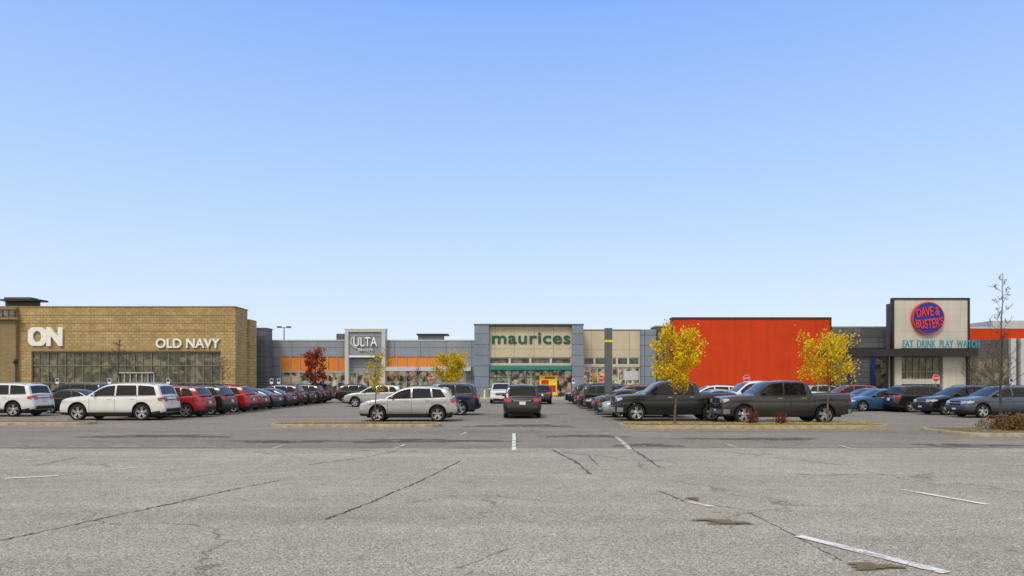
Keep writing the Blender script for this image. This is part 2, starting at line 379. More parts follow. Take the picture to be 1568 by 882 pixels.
def tree(name, loc, h, z0, cr_, nleaf, leafm, barkm=None, leafs=.06, limbs=16, tr=.045, lean=0.0, shape=.4, sparse=.13):
    rnd = random; x0, y0, zb = loc; mb = MB()
    tp = []; n = 9
    for i in range(n):
        t = i/(n-1); tp.append((x0+lean*t*h+rnd.uniform(-.02, .02)*h*.3*(i > 0), y0+rnd.uniform(-.02, .02)*h*.3*(i > 0), zb+t*h*.93))
    tr_ = [tr*(1-.85*i/(n-1)) for i in range(n)]
    mb.tube(tp, tr_, 7, 0)
    tips = []
    for i in range(limbs):
        t = z0/h + (.88-z0/h)*(i+rnd.random())/limbs
        k = min(n-2, int(t/.93*(n-1))); fr = t/.93*(n-1)-k
        p = Vector(tp[k]).lerp(Vector(tp[k+1]), max(0, min(1, fr)))
        u = (t-z0/h)/(1-z0/h)
        R_ = cr_*(math.sin(math.pi*min(1, (u*(1-shape)+shape*.62)))**.8)*rnd.uniform(.55, 1.12)
        a = i*2.4+rnd.uniform(-.5, .5); rise = R_*rnd.uniform(.55, 1.1)
        e = p+Vector((math.cos(a)*R_, math.sin(a)*R_, rise)); e.z = min(e.z, zb+h)
        mid = p.lerp(e, .5)+Vector((rnd.uniform(-.1, .1), rnd.uniform(-.1, .1), -.08*R_+rnd.uniform(0, .05)))*cr_
        r0 = tr*.38*(1-u*.6)
        mb.tube([tuple(p), tuple(mid), tuple(e)], [r0, r0*.6, r0*.15], 5, 0, False)
        for s_ in (.3, .45, .6, .75, .9, 1.0): 
            q = p.lerp(mid, s_*2) if s_ < .5 else mid.lerp(e, (s_-.5)*2)
            tips.append(q)
            if s_ > .3:
                d = Vector((rnd.gauss(0, 1), rnd.gauss(0, 1), rnd.gauss(.4, .8))).normalized()*R_*rnd.uniform(.25, .5)
                mb.tube([tuple(q), tuple(q+d*.5+Vector((0, 0, .03))), tuple(q+d)], [r0*.35, r0*.25, r0*.08], 4, 0, False)
                tips.append(q+d); tips.append(q+d*.6)
    clumps = [rnd.choice(tips) for _ in range(max(4, int(len(tips)*.6)))]
    for i in range(nleaf):
        c = rnd.choice(clumps); s_ = sparse*cr_*.85
        leaf(mb, (c.x+rnd.gauss(0, s_), c.y+rnd.gauss(0, s_), c.z+rnd.gauss(0, s_)), leafs*rnd.uniform(.6, 1.2), 1)
    return mb.obj(name, [barkm or M['bark'], leafm])
def bare(name, loc, h, spread, barkm, levels=4, tr=.05, z0=.3, nleaf=0, leafm=None):
    mb = MB(); tips = []
    def br(p, d, L_, r, lv):
        n = 4; pts = [p]; dd = d.copy()
        for i in range(n):
            dd = (dd+Vector((random.gauss(0, .12), random.gauss(0, .12), .05+random.gauss(0, .06)))).normalized(); pts.append(pts[-1]+dd*L_/n)
        mb.tube([tuple(q) for q in pts], [max(.006, r*(1-.7*i/n)) for i in range(n+1)], 5 if lv < 2 else 3, 0, False)
        tips.extend(pts[2:])
        if lv >= levels: return
        for k in range(3 if lv else 0):
            t = random.uniform(.35, 1); q = pts[min(n, max(1, int(t*n)))]
            s_ = Vector((random.gauss(0, 1), random.gauss(0, 1), random.gauss(.3, .4))).normalized()
            br(q, (dd*.75+s_*.7).normalized(), L_*random.uniform(.45, .65), r*.45, lv+1)
    n = 10; tp = [Vector(loc)]
    for i in range(n): tp.append(tp[-1]+Vector((random.gauss(0, .012)*h*.5, random.gauss(0, .012)*h*.5, h*.97/n)))
    mb.tube([tuple(q) for q in tp], [max(.008, tr*(1-.85*i/n)) for i in range(n+1)], 7, 0)
    for i in range(20):
        t = z0+(1-z0)*(i/20)**.9*.97; q = tp[min(n, int(t*n))].lerp(tp[min(n, int(t*n)+1)], t*n-int(t*n))
        a = i*2.4; L_ = spread*(1.05-.8*(t-z0)/(1-z0))*random.uniform(.7, 1.1)
        br(q, Vector((math.cos(a)*.75, math.sin(a)*.75, .75)).normalized(), L_, tr*.4*(1.1-t), 1)
    for i in range(nleaf): 
        c = random.choice(tips); leaf(mb, (c.x+random.gauss(0, .05), c.y+random.gauss(0, .05), c.z-random.random()*.05), .045, 1)
    return mb.obj(name, [barkm, leafm or LB])
tree('yellow_maple_tree', (X(1033, 28.6), 28.6, .12), 3.95, 1.35, 1.02, 5400, LY, leafs=.062, lean=.04, tr=.055, limbs=22)
tree('yellow_maple_tree', (X(1268, 28.7), 28.7, .12), 3.65, 1.45, 1.18, 3300, LY, leafs=.06, tr=.05, limbs=20)
tree('yellow_maple_tree', (X(575, 29), 29, .12), 3.2, 1.2, .62, 900, LYG, leafs=.05, tr=.035, limbs=14)
tree('yellow_maple_tree', (X(691, 62), 62, 0), 4.2, 1.3, 1.45, 3800, LYG, leafs=.10, tr=.07, limbs=20)
tree('red_maple_tree', (X(483, 62), 62, 0), 4.9, 1.3, 1.2, 2300, LR, M['barkd'], leafs=.10, tr=.07, limbs=20)
tree('yellow_maple_tree', (X(911, 70), 70, 0), 2.8, .8, .7, 320, LYG, leafs=.09, tr=.05)
bare('bare_tree', (X(1531, 30), 30, .0), 6.9, 1.1, M['barkd'], 3, .06, .2, 90, LB)
bare('bare_tree', (X(1518, 38), 38, 0), 4.3, 1.5, M['bark'], 3, .05, .35)
bare('bare_tree', (X(180, 55), 55, 0), 5.4, 1.5, M['barkd'], 3, .07, .4, 150, LB)
bare('bare_tree', (X(340, 60), 60, 0), 4.2, 1.2, M['barkd'], 3, .06, .4, 60, LB)
bare('bare_tree', (X(1490, 62), 62, 0), 4.4, 1.4, M['barkd'], 3, .06, .4, 90, LB)
bare('bare_tree', (X(640, 66), 66, 0), 3.4, .9, M['barkd'], 3, .05, .4, 60, LR)
def shrub(name, cx, cy, rx, ry, h, n, mat, s=.05, z=.1):
    mb = MB()
    for i in range(40):
        a = random.uniform(0, 6.28); r = random.random()**.5
        p = (cx+math.cos(a)*rx*r*.4, cy+math.sin(a)*ry*r*.4, z); q = (cx+math.cos(a)*rx*r, cy+math.sin(a)*ry*r, z+h*random.uniform(.6, 1)*(1-.4*r*r))
        mb.tube([p, q], [.012, .004], 4, 0, False)
    for i in range(n):
        a = random.uniform(0, 6.28); r = random.random()**.5; bmp = .85+.2*math.sin(a*5)+.1*math.sin(a*11+r*9)
        zz = h*(1-.6*r**3)*bmp*random.random()**.5
        leaf(mb, (cx+math.cos(a)*rx*r*bmp, cy+math.sin(a)*ry*r*bmp, z+zz), s*random.uniform(.6, 1.3), 1)
    mb.obj(name, [M['barkd'], mat])
shrub('brown_shrub', 18.9, 25.2, 1.5, .8, .62, 5200, LB, .045)
shrub('brown_shrub', 21.6, 25.4, 1.6, .8, .66, 5200, LB, .045)
shrub('red_shrub', X(1152, 28.6), 28.6, .3, .3, .75, 260, LR, .04)
shrub('red_shrub', X(1196, 28.4), 28.4, .32, .3, .6, 220, LR, .035)
ll = MB()
def lit(x0, x1, y0, y1, n, s, zf=.02):
    for _ in range(n):
        x_, y_ = random.uniform(x0, x1), random.uniform(y0, y1); a = random.uniform(0, 6.28); r = s*random.uniform(.6, 1.2); z_ = zf+random.uniform(0, .01)
        ll.quad((x_+r*math.cos(a), y_+r*math.sin(a), z_), (x_-r*.6*math.sin(a), y_+r*.6*math.cos(a), z_+.012), (x_-r*math.cos(a), y_-r*math.sin(a), z_), (x_+r*.6*math.sin(a), y_-r*.6*math.cos(a), z_+.01))
lit(4.7, 15.2, 27.6, 29.4, 2600, .045, .15); lit(4.5, 15.5, 26.5, 27.35, 420, .04); lit(-10, -3.2, 28.4, 29.8, 500, .04, .15); lit(-10, -3, 27.4, 28.1, 60, .04)
lit(16, 30, 23.4, 26.4, 500, .04, .15); lit(-14, 18, 6, 27, 120, .03)
ll.obj('fallen_leaves', [LY])

# ---------------------------------------------------------------- vehicles
def lerp_pts(pts, x):
    if x <= pts[0][0]: return pts[0][1]
    for (a, b_), (c, d) in zip(pts, pts[1:]):
        if x <= c: return b_+(d-b_)*(x-a)/(c-a) if c > a else d
    return pts[-1][1]
def smth(pts, x, w=.07):
    return sum(lerp_pts(pts, x+w*k/4)*(5-abs(k)) for k in range(-4, 5))/25.0
def car_mesh(name, S):
    L_, W_, R_ = S['L'], S['W'], S['R']; clr = S['clr']; wx = S['wx']; hwid = W_/2
    sil = lambda x: smth(S['sil'], min(max(x, 0), L_), S.get('sm', .06)); belt = lambda x: smth(S['belt'], x, .1)
    Ra = R_+.065; gx0, gx1 = S['gh']; pick = S.get('pickup')
    ra, rb = S.get('plan', (.45, .22))
    def hw(x):
        e = min(x, L_-x); w_ = hwid
        if e < ra: w_ = hwid*(1-rb*(1-math.sqrt(max(0, 1-(1-e/ra)**2))))
        return w_
    prof = [(0, .93), (.1, .965), (.3, .992), (.5, 1.0), (.68, .99), (.8, 1.0), (.9, .985), (1, .95)]
    def zlow(x, arch=True):
        z = clr
        if x < .5: z += .04*(1-x/.5)
        if x > L_-.6: z += .12*(x-L_+.6)/.6
        if arch:
            for c in wx:
                if abs(x-c) <= Ra: z = max(z, R_+math.sqrt(max(0, Ra*Ra-(x-c)**2)))
        return z
    def ztop(x): 
        return min(sil(x), belt(x)) if gx0 < x < gx1 else (sil(x) if not pick else min(sil(x), belt(x)))
    def shift(x, z):
        s_ = 0; zt = S['H']*.56
        if x < .6:
            w_ = (1-x/.6)**1.5; s_ += w_*(.10*max(0, (z-.6)/(zt-.6))**1.3*(1 if not pick else .3)+.10*max(0, (.42-z)/.2))
        if x > L_-.6:
            w_ = (1-(L_-x)/.6)**1.5; s_ -= w_*(.07*max(0, (z-.62)/(zt-.6)) *(1 if not pick else .1)+.08*max(0, (.45-z)/.2))
        return s_
    def ys(x, z):
        zt = ztop(x); t = (z-clr)/max(.05, zt-clr); return hw(x)*lerp_pts(prof, min(1, max(0, t)))
    xs = [0, .015, .04, .08, .14, .2]; x = .28
    while x < L_-.25: xs.append(x); x += .09
    xs += [L_-.2, L_-.14, L_-.08, L_-.04, L_-.015, L_]
    for c in wx:
        xs = [q for q in xs if not (c-Ra-.03 < q < c+Ra+.03)]
        xs += [c-Ra*1.0-.002, c+Ra+.002]+[c+Ra*math.cos(k*math.pi/18) for k in range(19)]
    xs = sorted(set(xs)); mb = MB()
    off = -L_/2
    tr = lambda x, y, z: (x+shift(x, z)+off, y, z)
    T = [.12, .25, .38, .5, .62, .74, .86, .94, 1.0]
    cols = []; 
    for x in xs:
        zl = zlow(x); zt = ztop(x); c = []
        c.append((x, 0, zl+.02)); y0 = ys(x, zl); c.append((x, y0-.10, zl+.02)); c.append((x, y0-.015, zl))
        lip = zl+.055; c.append((x, ys(x, lip), lip))
        for t in T:
            z = lip+(zt-.03-lip)*t; c.append((x, ys(x, z), z))
        yt = ys(x, zt); crown = S.get('crown', .045)
        for fr in (.965, .9, .72, .5, .25, 0): c.append((x, yt*fr, zt-.03+.03*min(1, (1-fr)/.08)+crown*(1-fr*fr)-(.008 if fr > .95 else 0)))
        cols.append(c)
    nr = len(cols[0]); clad = S.get('clad', True)
    def mi(i, j):
        if j < 2: return 2
        if j == 2: return 2 if clad else 0
        xm = (xs[i]+xs[i+1])/2; 
        zz = (cols[i][j][2]+cols[i][j+1][2])/2
        if clad and j < 12 and zz < clr+.17: return 2
        if pick and xm > S['bed'][0] and xm < S['bed'][1] and j >= nr-5: return 2
        return 0
    for sg in (1, -1):
        rows = [[tr(p[0], p[1]*sg, p[2]) for p in c] for c in cols]
        mb.grid(rows, mi)
        for ci in (0, -1):
            c = rows[ci]; mb.grid([[(p[0], p[1]*f_, p[2]) for p in c[2:13]] for f_ in (1, .66, .33, 0)], 0)
    tum = S.get('tum', .27)
    def yg(x, z): return ys(x, ztop(x))*.985-.012 - tum*max(0, z-belt(x))
    gx = [gx0]; x = gx0+.03
    while x < gx1-.02: gx.append(x); x += .05
    gx.append(gx1)
    cg = S.get('gcrown', .04)
    for sg in (1, -1):
        rows = []
        for x in gx:
            zb = belt(x)-.06; zr = max(zb+.03, sil(x)-.02); e = min(.05, (zr-zb)*.5)
            r = [(x, yg(x, zb), zb), (x, yg(x, (zb+zr-e)/2), (zb+zr-e)/2), (x, yg(x, zr-e), zr-e), (x, yg(x, zr)-.025, zr-.014), (x, yg(x, zr)-.07, zr)]
            yy = yg(x, zr)-.07
            for fr in (.75, .5, .25, 0): r.append((x, yy*fr, zr+cg*(1-fr*fr)))
            rows.append([tr(p[0], p[1]*sg, p[2]) for p in r])
        mb.grid(rows, 0)
        for c in (rows[0], rows[-1]): mb.grid([[(p[0], p[1]*f_, p[2]) for p in c] for f_ in (1, .5, 0)], 0)
    for (b0, t0, b1, t1) in S['win']:
        for sg in (1, -1):
            rows = []
            for k in range(9):
                xb = b0+(b1-b0)*k/8; xt = t0+(t1-t0)*k/8
                zb = belt(xb)+.025; zt = max(zb+.004, sil(xt)-.095)
                rows.append([tr(xb+(xt-xb)*q, sg*(yg(xb+(xt-xb)*q, zb+(zt-zb)*q)+.006), zb+(zt-zb)*q) for q in (0, .5, 1)])
            mb.grid(rows, 1)
    wa, wb = S['win'][0][0], S['win'][-1][2]
    for sg in (1, -1):
        mb.grid([[tr(q, sg*(yg(q, belt(q))+.012), belt(q)+dz) for q in [wa+(wb-wa)*k/12 for k in range(13)]] for dz in (0.0, .025)], S.get('strip', 2))
    for (a, b_), ins in ((S['ws'], .10), (S['rg'], S.get('rgi', .12))):
        rows = []
        for k in range(11):
            x = a+(b_-a)*k/10; zr = sil(x)-.02; x2 = .01
            sl = (sil(x+x2)-sil(x-x2))/(2*x2); nn = math.hypot(1, sl); ox, oz = -sl/nn*.008, 1/nn*.008
            yy = yg(x, zr)-.07; ye = yy-ins+.06
            rows.append([tr(x+ox, ye*f_, zr+oz+cg*(1-(ye*f_/yy)**2)) for f_ in (-1, -.6, -.2, .2, .6, 1)])
        mb.grid(rows, 1)
    def side(x0, x1, z0, z1, m_, o_=.006, nx=5, nz=2, z0b=None, z1b=None):
        z0b = z0 if z0b is None else z0b; z1b = z1 if z1b is None else z1b
        for sg in (1, -1):
            mb.grid([[tr(x0+(x1-x0)*i/nx, sg*(ys(x0+(x1-x0)*i/nx, z0+(z0b-z0)*i/nx+((z1+(z1b-z1)*i/nx)-(z0+(z0b-z0)*i/nx))*j/nz)+o_), z0+(z0b-z0)*i/nx+((z1+(z1b-z1)*i/nx)-(z0+(z0b-z0)*i/nx))*j/nz) for j in range(nz+1)] for i in range(nx+1)], m_)
    def front(y0, y1, z0, z1, m_, o_=.008, rear=False, th=.0):
        x_ = L_ if rear else 0; s_ = 1 if rear else -1
        n_ = 4
        rows = [[(lambda p: (p[0]+s_*o_, p[1], p[2]))(tr(x_, y0+(y1-y0)*i/n_, z0+(z1-z0)*j/n_)) for j in range(n_+1)] for i in range(n_+1)]
        mb.grid(rows, m_)
    hl0, hl1 = S['hl']; tl0, tl1 = S['tl']; ye = hw(0)
    side(.0, S.get('hlx', .42), hl0, hl1, 4, z0b=hl1-.07, z1b=hl1+.0)
    for sg in (1, -1): front(sg*ye*.62, sg*ye*.985, hl0, hl1, 4, .008)
    front(-ye*.60, ye*.60, hl0-.1, hl1-.01, 2, .010)
    front(-ye*.60, ye*.60, (hl0+hl1)/2-.05, (hl0+hl1)/2-.02, 3, .016)
    front(-ye*.9, ye*.9, clr+.06, clr+.2, 2, .010)
    if pick:
        front(-ye*.98, ye*.98, clr+.08, clr+.30, 3, .02); side(0, .35, clr+.08, clr+.30, 3); front(-ye*.58, ye*.58, hl0-.2, hl1+.04, 2, .018)
        front(-.03, .03, hl0-.2, hl1+.04, 3, .024); front(-ye*.58, ye*.58, hl0-.06, hl0-.02, 3, .024)
        front(-ye*.98, ye*.98, clr+.1, clr+.3, 3, .03, True); side(L_-.2, L_, clr+.12, clr+.30, 3)
    front(-.16, .16, clr+.18, clr+.27, 6, .03)
    tw = S.get('tlx', .28)
    side(L_-tw, L_, tl0+.05, tl1, 5, z0b=tl0, z1b=tl1)
    for sg in (1, -1): front(sg*ye*S.get('tli', .62), sg*ye*.985, tl0, tl1, 5, .008, True)
    pz = S.get('pz', .75)
    front(-.16, .16, pz, pz+.16, 6, .014, True)
    if not pick:
        front(-ye*.95, ye*.95, clr+.14, clr+.32, 2, .012, True)
        front(-ye*.6, ye*.6, pz+.18, pz+.21, 3, .012, True)
        front(-ye*.97, ye*.97, clr+.33, clr+.338, 2, .012, True)
    for x in S['seams']: side(x, x+.014, clr+.18, ztop(x)-.03, 2, .003, 1, 6)
    side(S['seams'][0], S['seams'][-1], clr+.20, clr+.212, 2, .003, 10, 1)
    for x in S['handles']:
        z = belt(x)-.13
        for sg in (1, -1):
            y_ = ys(x, z)*sg; p = tr(x, y_, z); mb.box(p[0]-.1, p[0]+.1, min(y_-sg*.01, y_+sg*.03), max(y_-sg*.01, y_+sg*.03), z-.015, z+.018, S.get('hm', 0))
    x = S['mir']; zb = belt(x)+.02
    for sg in (1, -1):
        y0 = yg(x, zb)
        rows = []
        for i in range(7):
            a = math.pi*i/6
            rows.append([(x+off+.07*math.sin(a)*math.cos(b2), sg*(y0+.13-.10*math.cos(a)), zb+.08+.075*math.sin(a)*math.sin(b2)) for b2 in [k*math.pi/5 for k in range(10)]])
        mb.grid(rows, S.get('mm', 0), True)
        mb.box(x+off-.02, x+off+.02, min(sg*(y0-.03), sg*(y0+.08)), max(sg*(y0-.03), sg*(y0+.08)), zb+.01, zb+.05, 2)
    if S.get('rails'):
        a, b_ = S['rails']
        for sg in (1, -1):
            pts = [(a+(b_-a)*k/8+off, sg*(yg(a+(b_-a)*k/8, sil(a+(b_-a)*k/8))-.10), sil(a+(b_-a)*k/8)+(.035 if 0 < k < 8 else -.01)) for k in range(9)]
            mb.tube(pts, [.016]*9, 6, 3 if S.get('railc') else 2)
    # underbody: floor pan, engine and axle masses
    mb.box(off+.35, L_+off-.35, -hwid*.62, hwid*.62, clr-.07, clr+.25, 2)
    mb.box(off+wx[0]+Ra+.05, off+wx[1]-Ra-.05, -hwid*.90, hwid*.90, clr-.03, clr+.1, 2)
    tw_ = S.get('tirew', .23)
    for c in wx:
        for sg in (1, -1):
            yo = hwid-.015
            prf = [(R_*.30, yo-.09, 3), (R_*.60, yo-.075, 7), (R_*.665, yo-.035, 3), (R_*.69, yo-.012, 3), (R_*.71, yo-.006, 7), (R_*.90, yo, 7), (R_*.985, yo-.03, 7), (R_, yo-.06, 7), (R_, yo-tw_+.04, 7), (R_*.93, yo-tw_, 7), (R_*.5, yo-tw_, 7)]
            sg_n = 28
            rows = [[(c+off+r*math.cos(k*2*math.pi/sg_n), sg*y_, R_+r*math.sin(k*2*math.pi/sg_n)) for k in range(sg_n)] for r, y_, _ in prf]
            mb.grid(rows, lambda i, j: prf[i][2] if i != 0 else 2, True)
            ns = S.get('spokes', 5)
            rows = [[(c+off+r*math.cos(k*math.pi/6), sg*y_, R_+r*math.sin(k*math.pi/6)) for k in range(12)] for r, y_ in ((0.001, yo-.035), (R_*.12, yo-.036), (R_*.2, yo-.06), (R_*.3, yo-.09))]
            mb.grid(rows, 3, True)
            for k in range(ns):
                a = k*2*math.pi/ns+.3
                for da, ww in ((0, .055),) if ns > 5 else ((-.17, .042), (.17, .042)):
                    ca, sa = math.cos(a+da), math.sin(a+da); u0, u1 = R_*.14, R_*.67
                    q = []
                    for r, w_, y_ in ((u0, ww*R_*1.4/.36, yo-.045), (u1, ww*R_*1.2/.36, yo-.03)):
                        q.append([(c+off+r*ca-w_/2*sa*s2, sg*y_, R_+r*sa+w_/2*ca*s2) for s2 in (-1, 1)])
                        q.append([(c+off+r*ca-w_/2*sa*s2, sg*(y_-.04), R_+r*sa+w_/2*ca*s2) for s2 in (-1, 1)])
                    mb.grid([q[0], q[2]], 3)
                    mb.grid([[q[0][0], q[1][0]], [q[2][0], q[3][0]]], 2); mb.grid([[q[0][1], q[1][1]], [q[2][1], q[3][1]]], 2)
    me = bpy.data.meshes.new(name); me.from_pydata(mb.v, [], mb.f)
    for m_ in CARM: me.materials.append(m_)
    me.polygons.foreach_set('material_index', mb.m)
    import bmesh
    bm = bmesh.new(); bm.from_mesh(me)
    bmesh.ops.remove_doubles(bm, verts=bm.verts, dist=.0004); bmesh.ops.recalc_face_normals(bm, faces=bm.faces)
    bm.to_mesh(me); bm.free()
    me.polygons.foreach_set('use_smooth', [True]*len(me.polygons))
    try: me.set_sharp_from_angle(angle=math.radians(38))
    except Exception: pass
    me.update(); return me
SPEC = {}
SPEC['crossover'] = dict(L=4.7, W=1.85, H=1.68, R=.36, clr=.24, wx=(.92, 3.76), gh=(1.13, 4.66),
    sil=[(0, .74), (.06, .86), (.2, .94), (.5, 1.0), (1.15, 1.10), (1.98, 1.56), (2.25, 1.64), (2.7, 1.68), (3.4, 1.67), (4.1, 1.61), (4.28, 1.55), (4.56, 1.12), (4.66, .98), (4.7, .9)],
    belt=[(0, 1.3), (1.0, 1.09), (1.3, 1.08), (3.6, 1.14), (4.7, 1.2)],
    win=[(1.42, 1.42, 2.48, 2.48), (2.56, 2.56, 3.46, 3.40), (3.54, 3.47, 4.12, 3.90)], ws=(1.22, 2.1), rg=(4.24, 4.5), seams=(1.4, 2.52, 3.5), handles=(2.3, 3.3), mir=1.62,
    hl=(.74, .88), tl=(.86, 1.08), rails=(2.2, 4.0), pz=.72)
SPEC['large_suv'] = dict(L=5.15, W=1.98, H=1.82, R=.40, clr=.25, wx=(.95, 4.05), gh=(1.28, 5.12),
    sil=[(0, .84), (.06, .97), (.2, 1.05), (.5, 1.11), (1.3, 1.19), (2.05, 1.68), (2.35, 1.78), (2.9, 1.82), (4.0, 1.81), (4.7, 1.75), (4.86, 1.68), (5.04, 1.2), (5.11, 1.05), (5.15, .98)],
    belt=[(0, 1.5), (1.2, 1.18), (1.5, 1.17), (4.0, 1.2), (5.15, 1.23)],
    win=[(1.56, 1.56, 2.7, 2.7), (2.78, 2.78, 3.78, 3.72), (3.86, 3.80, 4.74, 4.58)], ws=(1.38, 2.2), rg=(4.85, 5.03), seams=(1.52, 2.74, 3.82), handles=(2.5, 3.6), mir=1.76,
    hl=(.82, .98), tl=(.92, 1.12), rails=(2.4, 4.6), railc=1, pz=.8, spokes=5, strip=3, tum=.24)
SPEC['minivan'] = dict(L=5.1, W=1.98, H=1.74, R=.35, clr=.2, wx=(.95, 4.03), gh=(.95, 5.05),
    sil=[(0, .7), (.06, .84), (.2, .92), (.5, 1.0), (1.0, 1.10), (1.9, 1.6), (2.2, 1.7), (2.9, 1.74), (4.2, 1.74), (4.75, 1.69), (4.85, 1.6), (5.02, 1.1), (5.07, .95), (5.1, .88)],
    belt=[(0, 1.3), (.9, 1.07), (1.2, 1.05), (5.1, 1.12)],
    win=[(1.35, 1.35, 2.45, 2.45), (2.55, 2.55, 3.65, 3.62), (3.74, 3.72, 4.75, 4.58)], ws=(1.05, 2.0), rg=(4.82, 5.0), seams=(1.35, 2.5, 3.7), handles=(2.3, 2.75), mir=1.6,
    hl=(.72, .86), tl=(.86, 1.06), tlx=.2, tli=.74, rails=(2.3, 4.6), pz=.72, clad=False)
SPEC['sedan'] = dict(L=4.75, W=1.83, H=1.45, R=.33, clr=.19, wx=(.92, 3.7), gh=(1.26, 4.25), sm=.09,
    sil=[(0, .6), (.06, .7), (.2, .77), (.5, .83), (1.3, .96), (2.1, 1.36), (2.4, 1.43), (2.8, 1.45), (3.2, 1.42), (3.7, 1.25), (4.15, 1.04), (4.5, 1.01), (4.68, .98), (4.75, .86)],
    belt=[(0, 1.3), (1.15, .95), (1.4, .92), (3.6, .97), (4.3, 1.0), (4.75, 1.2)],
    win=[(1.5, 1.5, 2.5, 2.5), (2.58, 2.58, 3.66, 3.42)], ws=(1.36, 2.2), rg=(3.35, 4.08), seams=(1.45, 2.54, 3.5), handles=(2.35, 3.3), mir=1.7,
    hl=(.6, .72), tl=(.74, .88), pz=.62, clad=False, tum=.33)
SPEC['pickup'] = dict(L=5.85, W=2.02, H=1.95, R=.41, clr=.36, wx=(1.0, 4.62), gh=(1.42, 4.12), sm=.045, pickup=True, bed=(4.22, 5.74),
    sil=[(0, 1.02), (.06, 1.13), (.2, 1.19), (.6, 1.24), (1.45, 1.29), (2.05, 1.80), (2.3, 1.9), (2.9, 1.94), (3.6, 1.92), (3.88, 1.86), (3.94, 1.78), (4.08, 1.36), (4.12, 1.34), (5.78, 1.36), (5.85, 1.3)],
    belt=[(0, 1.6), (1.4, 1.28), (1.6, 1.27), (4.1, 1.29), (4.3, 1.33), (5.85, 1.36)],
    win=[(1.72, 1.72, 2.76, 2.76), (2.84, 2.84, 3.80, 3.74)], ws=(1.52, 2.2), rg=(3.93, 4.05), seams=(1.68, 2.8, 3.86, 4.16), handles=(2.6, 3.66), mir=1.92, plan=(.25, .10),
    hl=(.93, 1.12), hlx=.3, tl=(.98, 1.3), tlx=.1, tli=.86, pz=.6, tum=.22, hm=3, mm=2, strip=2, clad=False, crown=.03, tirew=.27)
CM = {k: car_mesh(k, v) for k, v in SPEC.items()}
def car(kind, paint, px_or_x, dnear, rot=0, world=False, s=1.0, name=None):
    """side-on vehicle; left end at image column px when at distance dnear, or world x of its centre"""
    S = SPEC[kind]; half = (S['L']/2 if abs(math.sin(math.radians(rot))) > .7 else S['W']/2)*s
    cx = px_or_x if world else X(px_or_x, dnear)+S['L']/2*s
    nm = name or {'crossover': 'parked_suv', 'large_suv': 'parked_suv', 'minivan': 'minivan', 'sedan': 'parked_sedan', 'pickup': 'pickup_truck'}[kind]
    o = bpy.data.objects.new(nm, CM[kind]); COL.objects.link(o)
    o.location = (cx, dnear+half, 0.002); o.rotation_euler = (0, 0, math.radians(rot)); o.scale = (s, s, s)
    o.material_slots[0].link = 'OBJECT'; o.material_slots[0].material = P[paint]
    return o
car('large_suv', 'white', 88, 33.3, 1.0)
car('crossover', 'silver', 548, 32.3, 0)
car('pickup', 'black', 943, 32.8, 0)
car('pickup', 'gray', 1106, 30.6, 0)
car('large_suv', 'white', 50-5.15*1045/37, 37, 0)
car('sedan', 'charcoal', 50, 41, 180)
car('large_suv', 'charcoal', 42, 46, 0)
car('minivan', 'black', X(800, 35), 35, -90, True)
def rowcar(kind, paint, xright, d, rot=0):
    S = SPEC[kind]; car(kind, paint, xright-S['L']/2+random.uniform(-.2, .2), d+random.uniform(-.15, .15), rot+random.uniform(-1.2, 1.2), True)
def car_row(lst, xr, d0, step, rots=(0,)):
    d = d0
    for k, (kd, pc) in enumerate(lst):
        rowcar(kd, pc, xr+(SPEC[kd]['L'] if xr > 0 else 0), d, rots[k % len(rots)]); d += step
car_row([('crossover', 'red'), ('crossover', 'charcoal'), ('crossover', 'red'), ('sedan', 'darkred'), ('sedan', 'navy'), ('sedan', 'gray'), ('crossover', 'brown'), ('sedan', 'charcoal'), ('crossover', 'black'), ('large_suv', 'charcoal')],
        -16.4, 36.2, 2.9)
car_row([('sedan', 'gray'), ('crossover', 'charcoal'), ('sedan', 'silver'), ('crossover', 'navy'), ('sedan', 'black'), ('crossover', 'gray')], -23.0, 44, 3.4, (180,))
car_row([('large_suv', 'navy')], -1.7, 38.6, 3)
bpy.context.view_layer.update()
car('crossover', 'silver', 525, 52, 0); 
car('crossover', 'charcoal', 512, 62, 180)
car('large_suv', 'white', X(767, 60), 60, 90, True, name='parked_suv'); car('crossover', 'navy', X(829, 58), 58, -90, True)
car_row([('sedan', 'silver'), ('sedan', 'gray'), ('crossover', 'darkred'), ('sedan', 'charcoal'), ('crossover', 'black'), ('crossover', 'charcoal'), ('sedan', 'gray'), ('crossover', 'black'), ('large_suv', 'black')],
        4.9, 36, 3.0, (0, 180, 0))
car_row([('pickup', 'white'), ('sedan', 'silver'), ('crossover', 'white'), ('crossover', 'gray'), ('sedan', 'blue')], 10.6, 37, 3.6, (0, 180))
car_row([('crossover', 'slate'), ('crossover', 'black'), ('crossover', 'charcoal'), ('sedan', 'silver'), ('sedan', 'blue'), ('crossover', 'red'), ('crossover', 'silver'), ('sedan', 'gray'), ('crossover', 'charcoal')],
        23.7, 35.6, 3.4, (0, 0, 180, 0))
car_row([('sedan', 'blue')], 21.6, 44.0, 3.4)

# ---------------------------------------------------------------- buildings
def mullions(par, p0, p1, q0, q1, d, nx, rows_, mat, w=.08, proud=.06, q_bottom=None):
    mb = MB(); x0, x1 = X(p0, d), X(p1, d); z1 = Z(q0, d); z0 = Z(q1, d) if q1 else 0.13
    for i in range(nx+1):
        x = x0+(x1-x0)*i/nx; mb.box(x-w/2, x+w/2, d-proud, d+.05, z0, z1)
    for r in rows_:
        z = z0+(z1-z0)*r; mb.box(x0, x1, d-proud+.008, d+.05, z-w/2, z+w/2)
    return mb.obj('window_frames', [mat], parent=par)
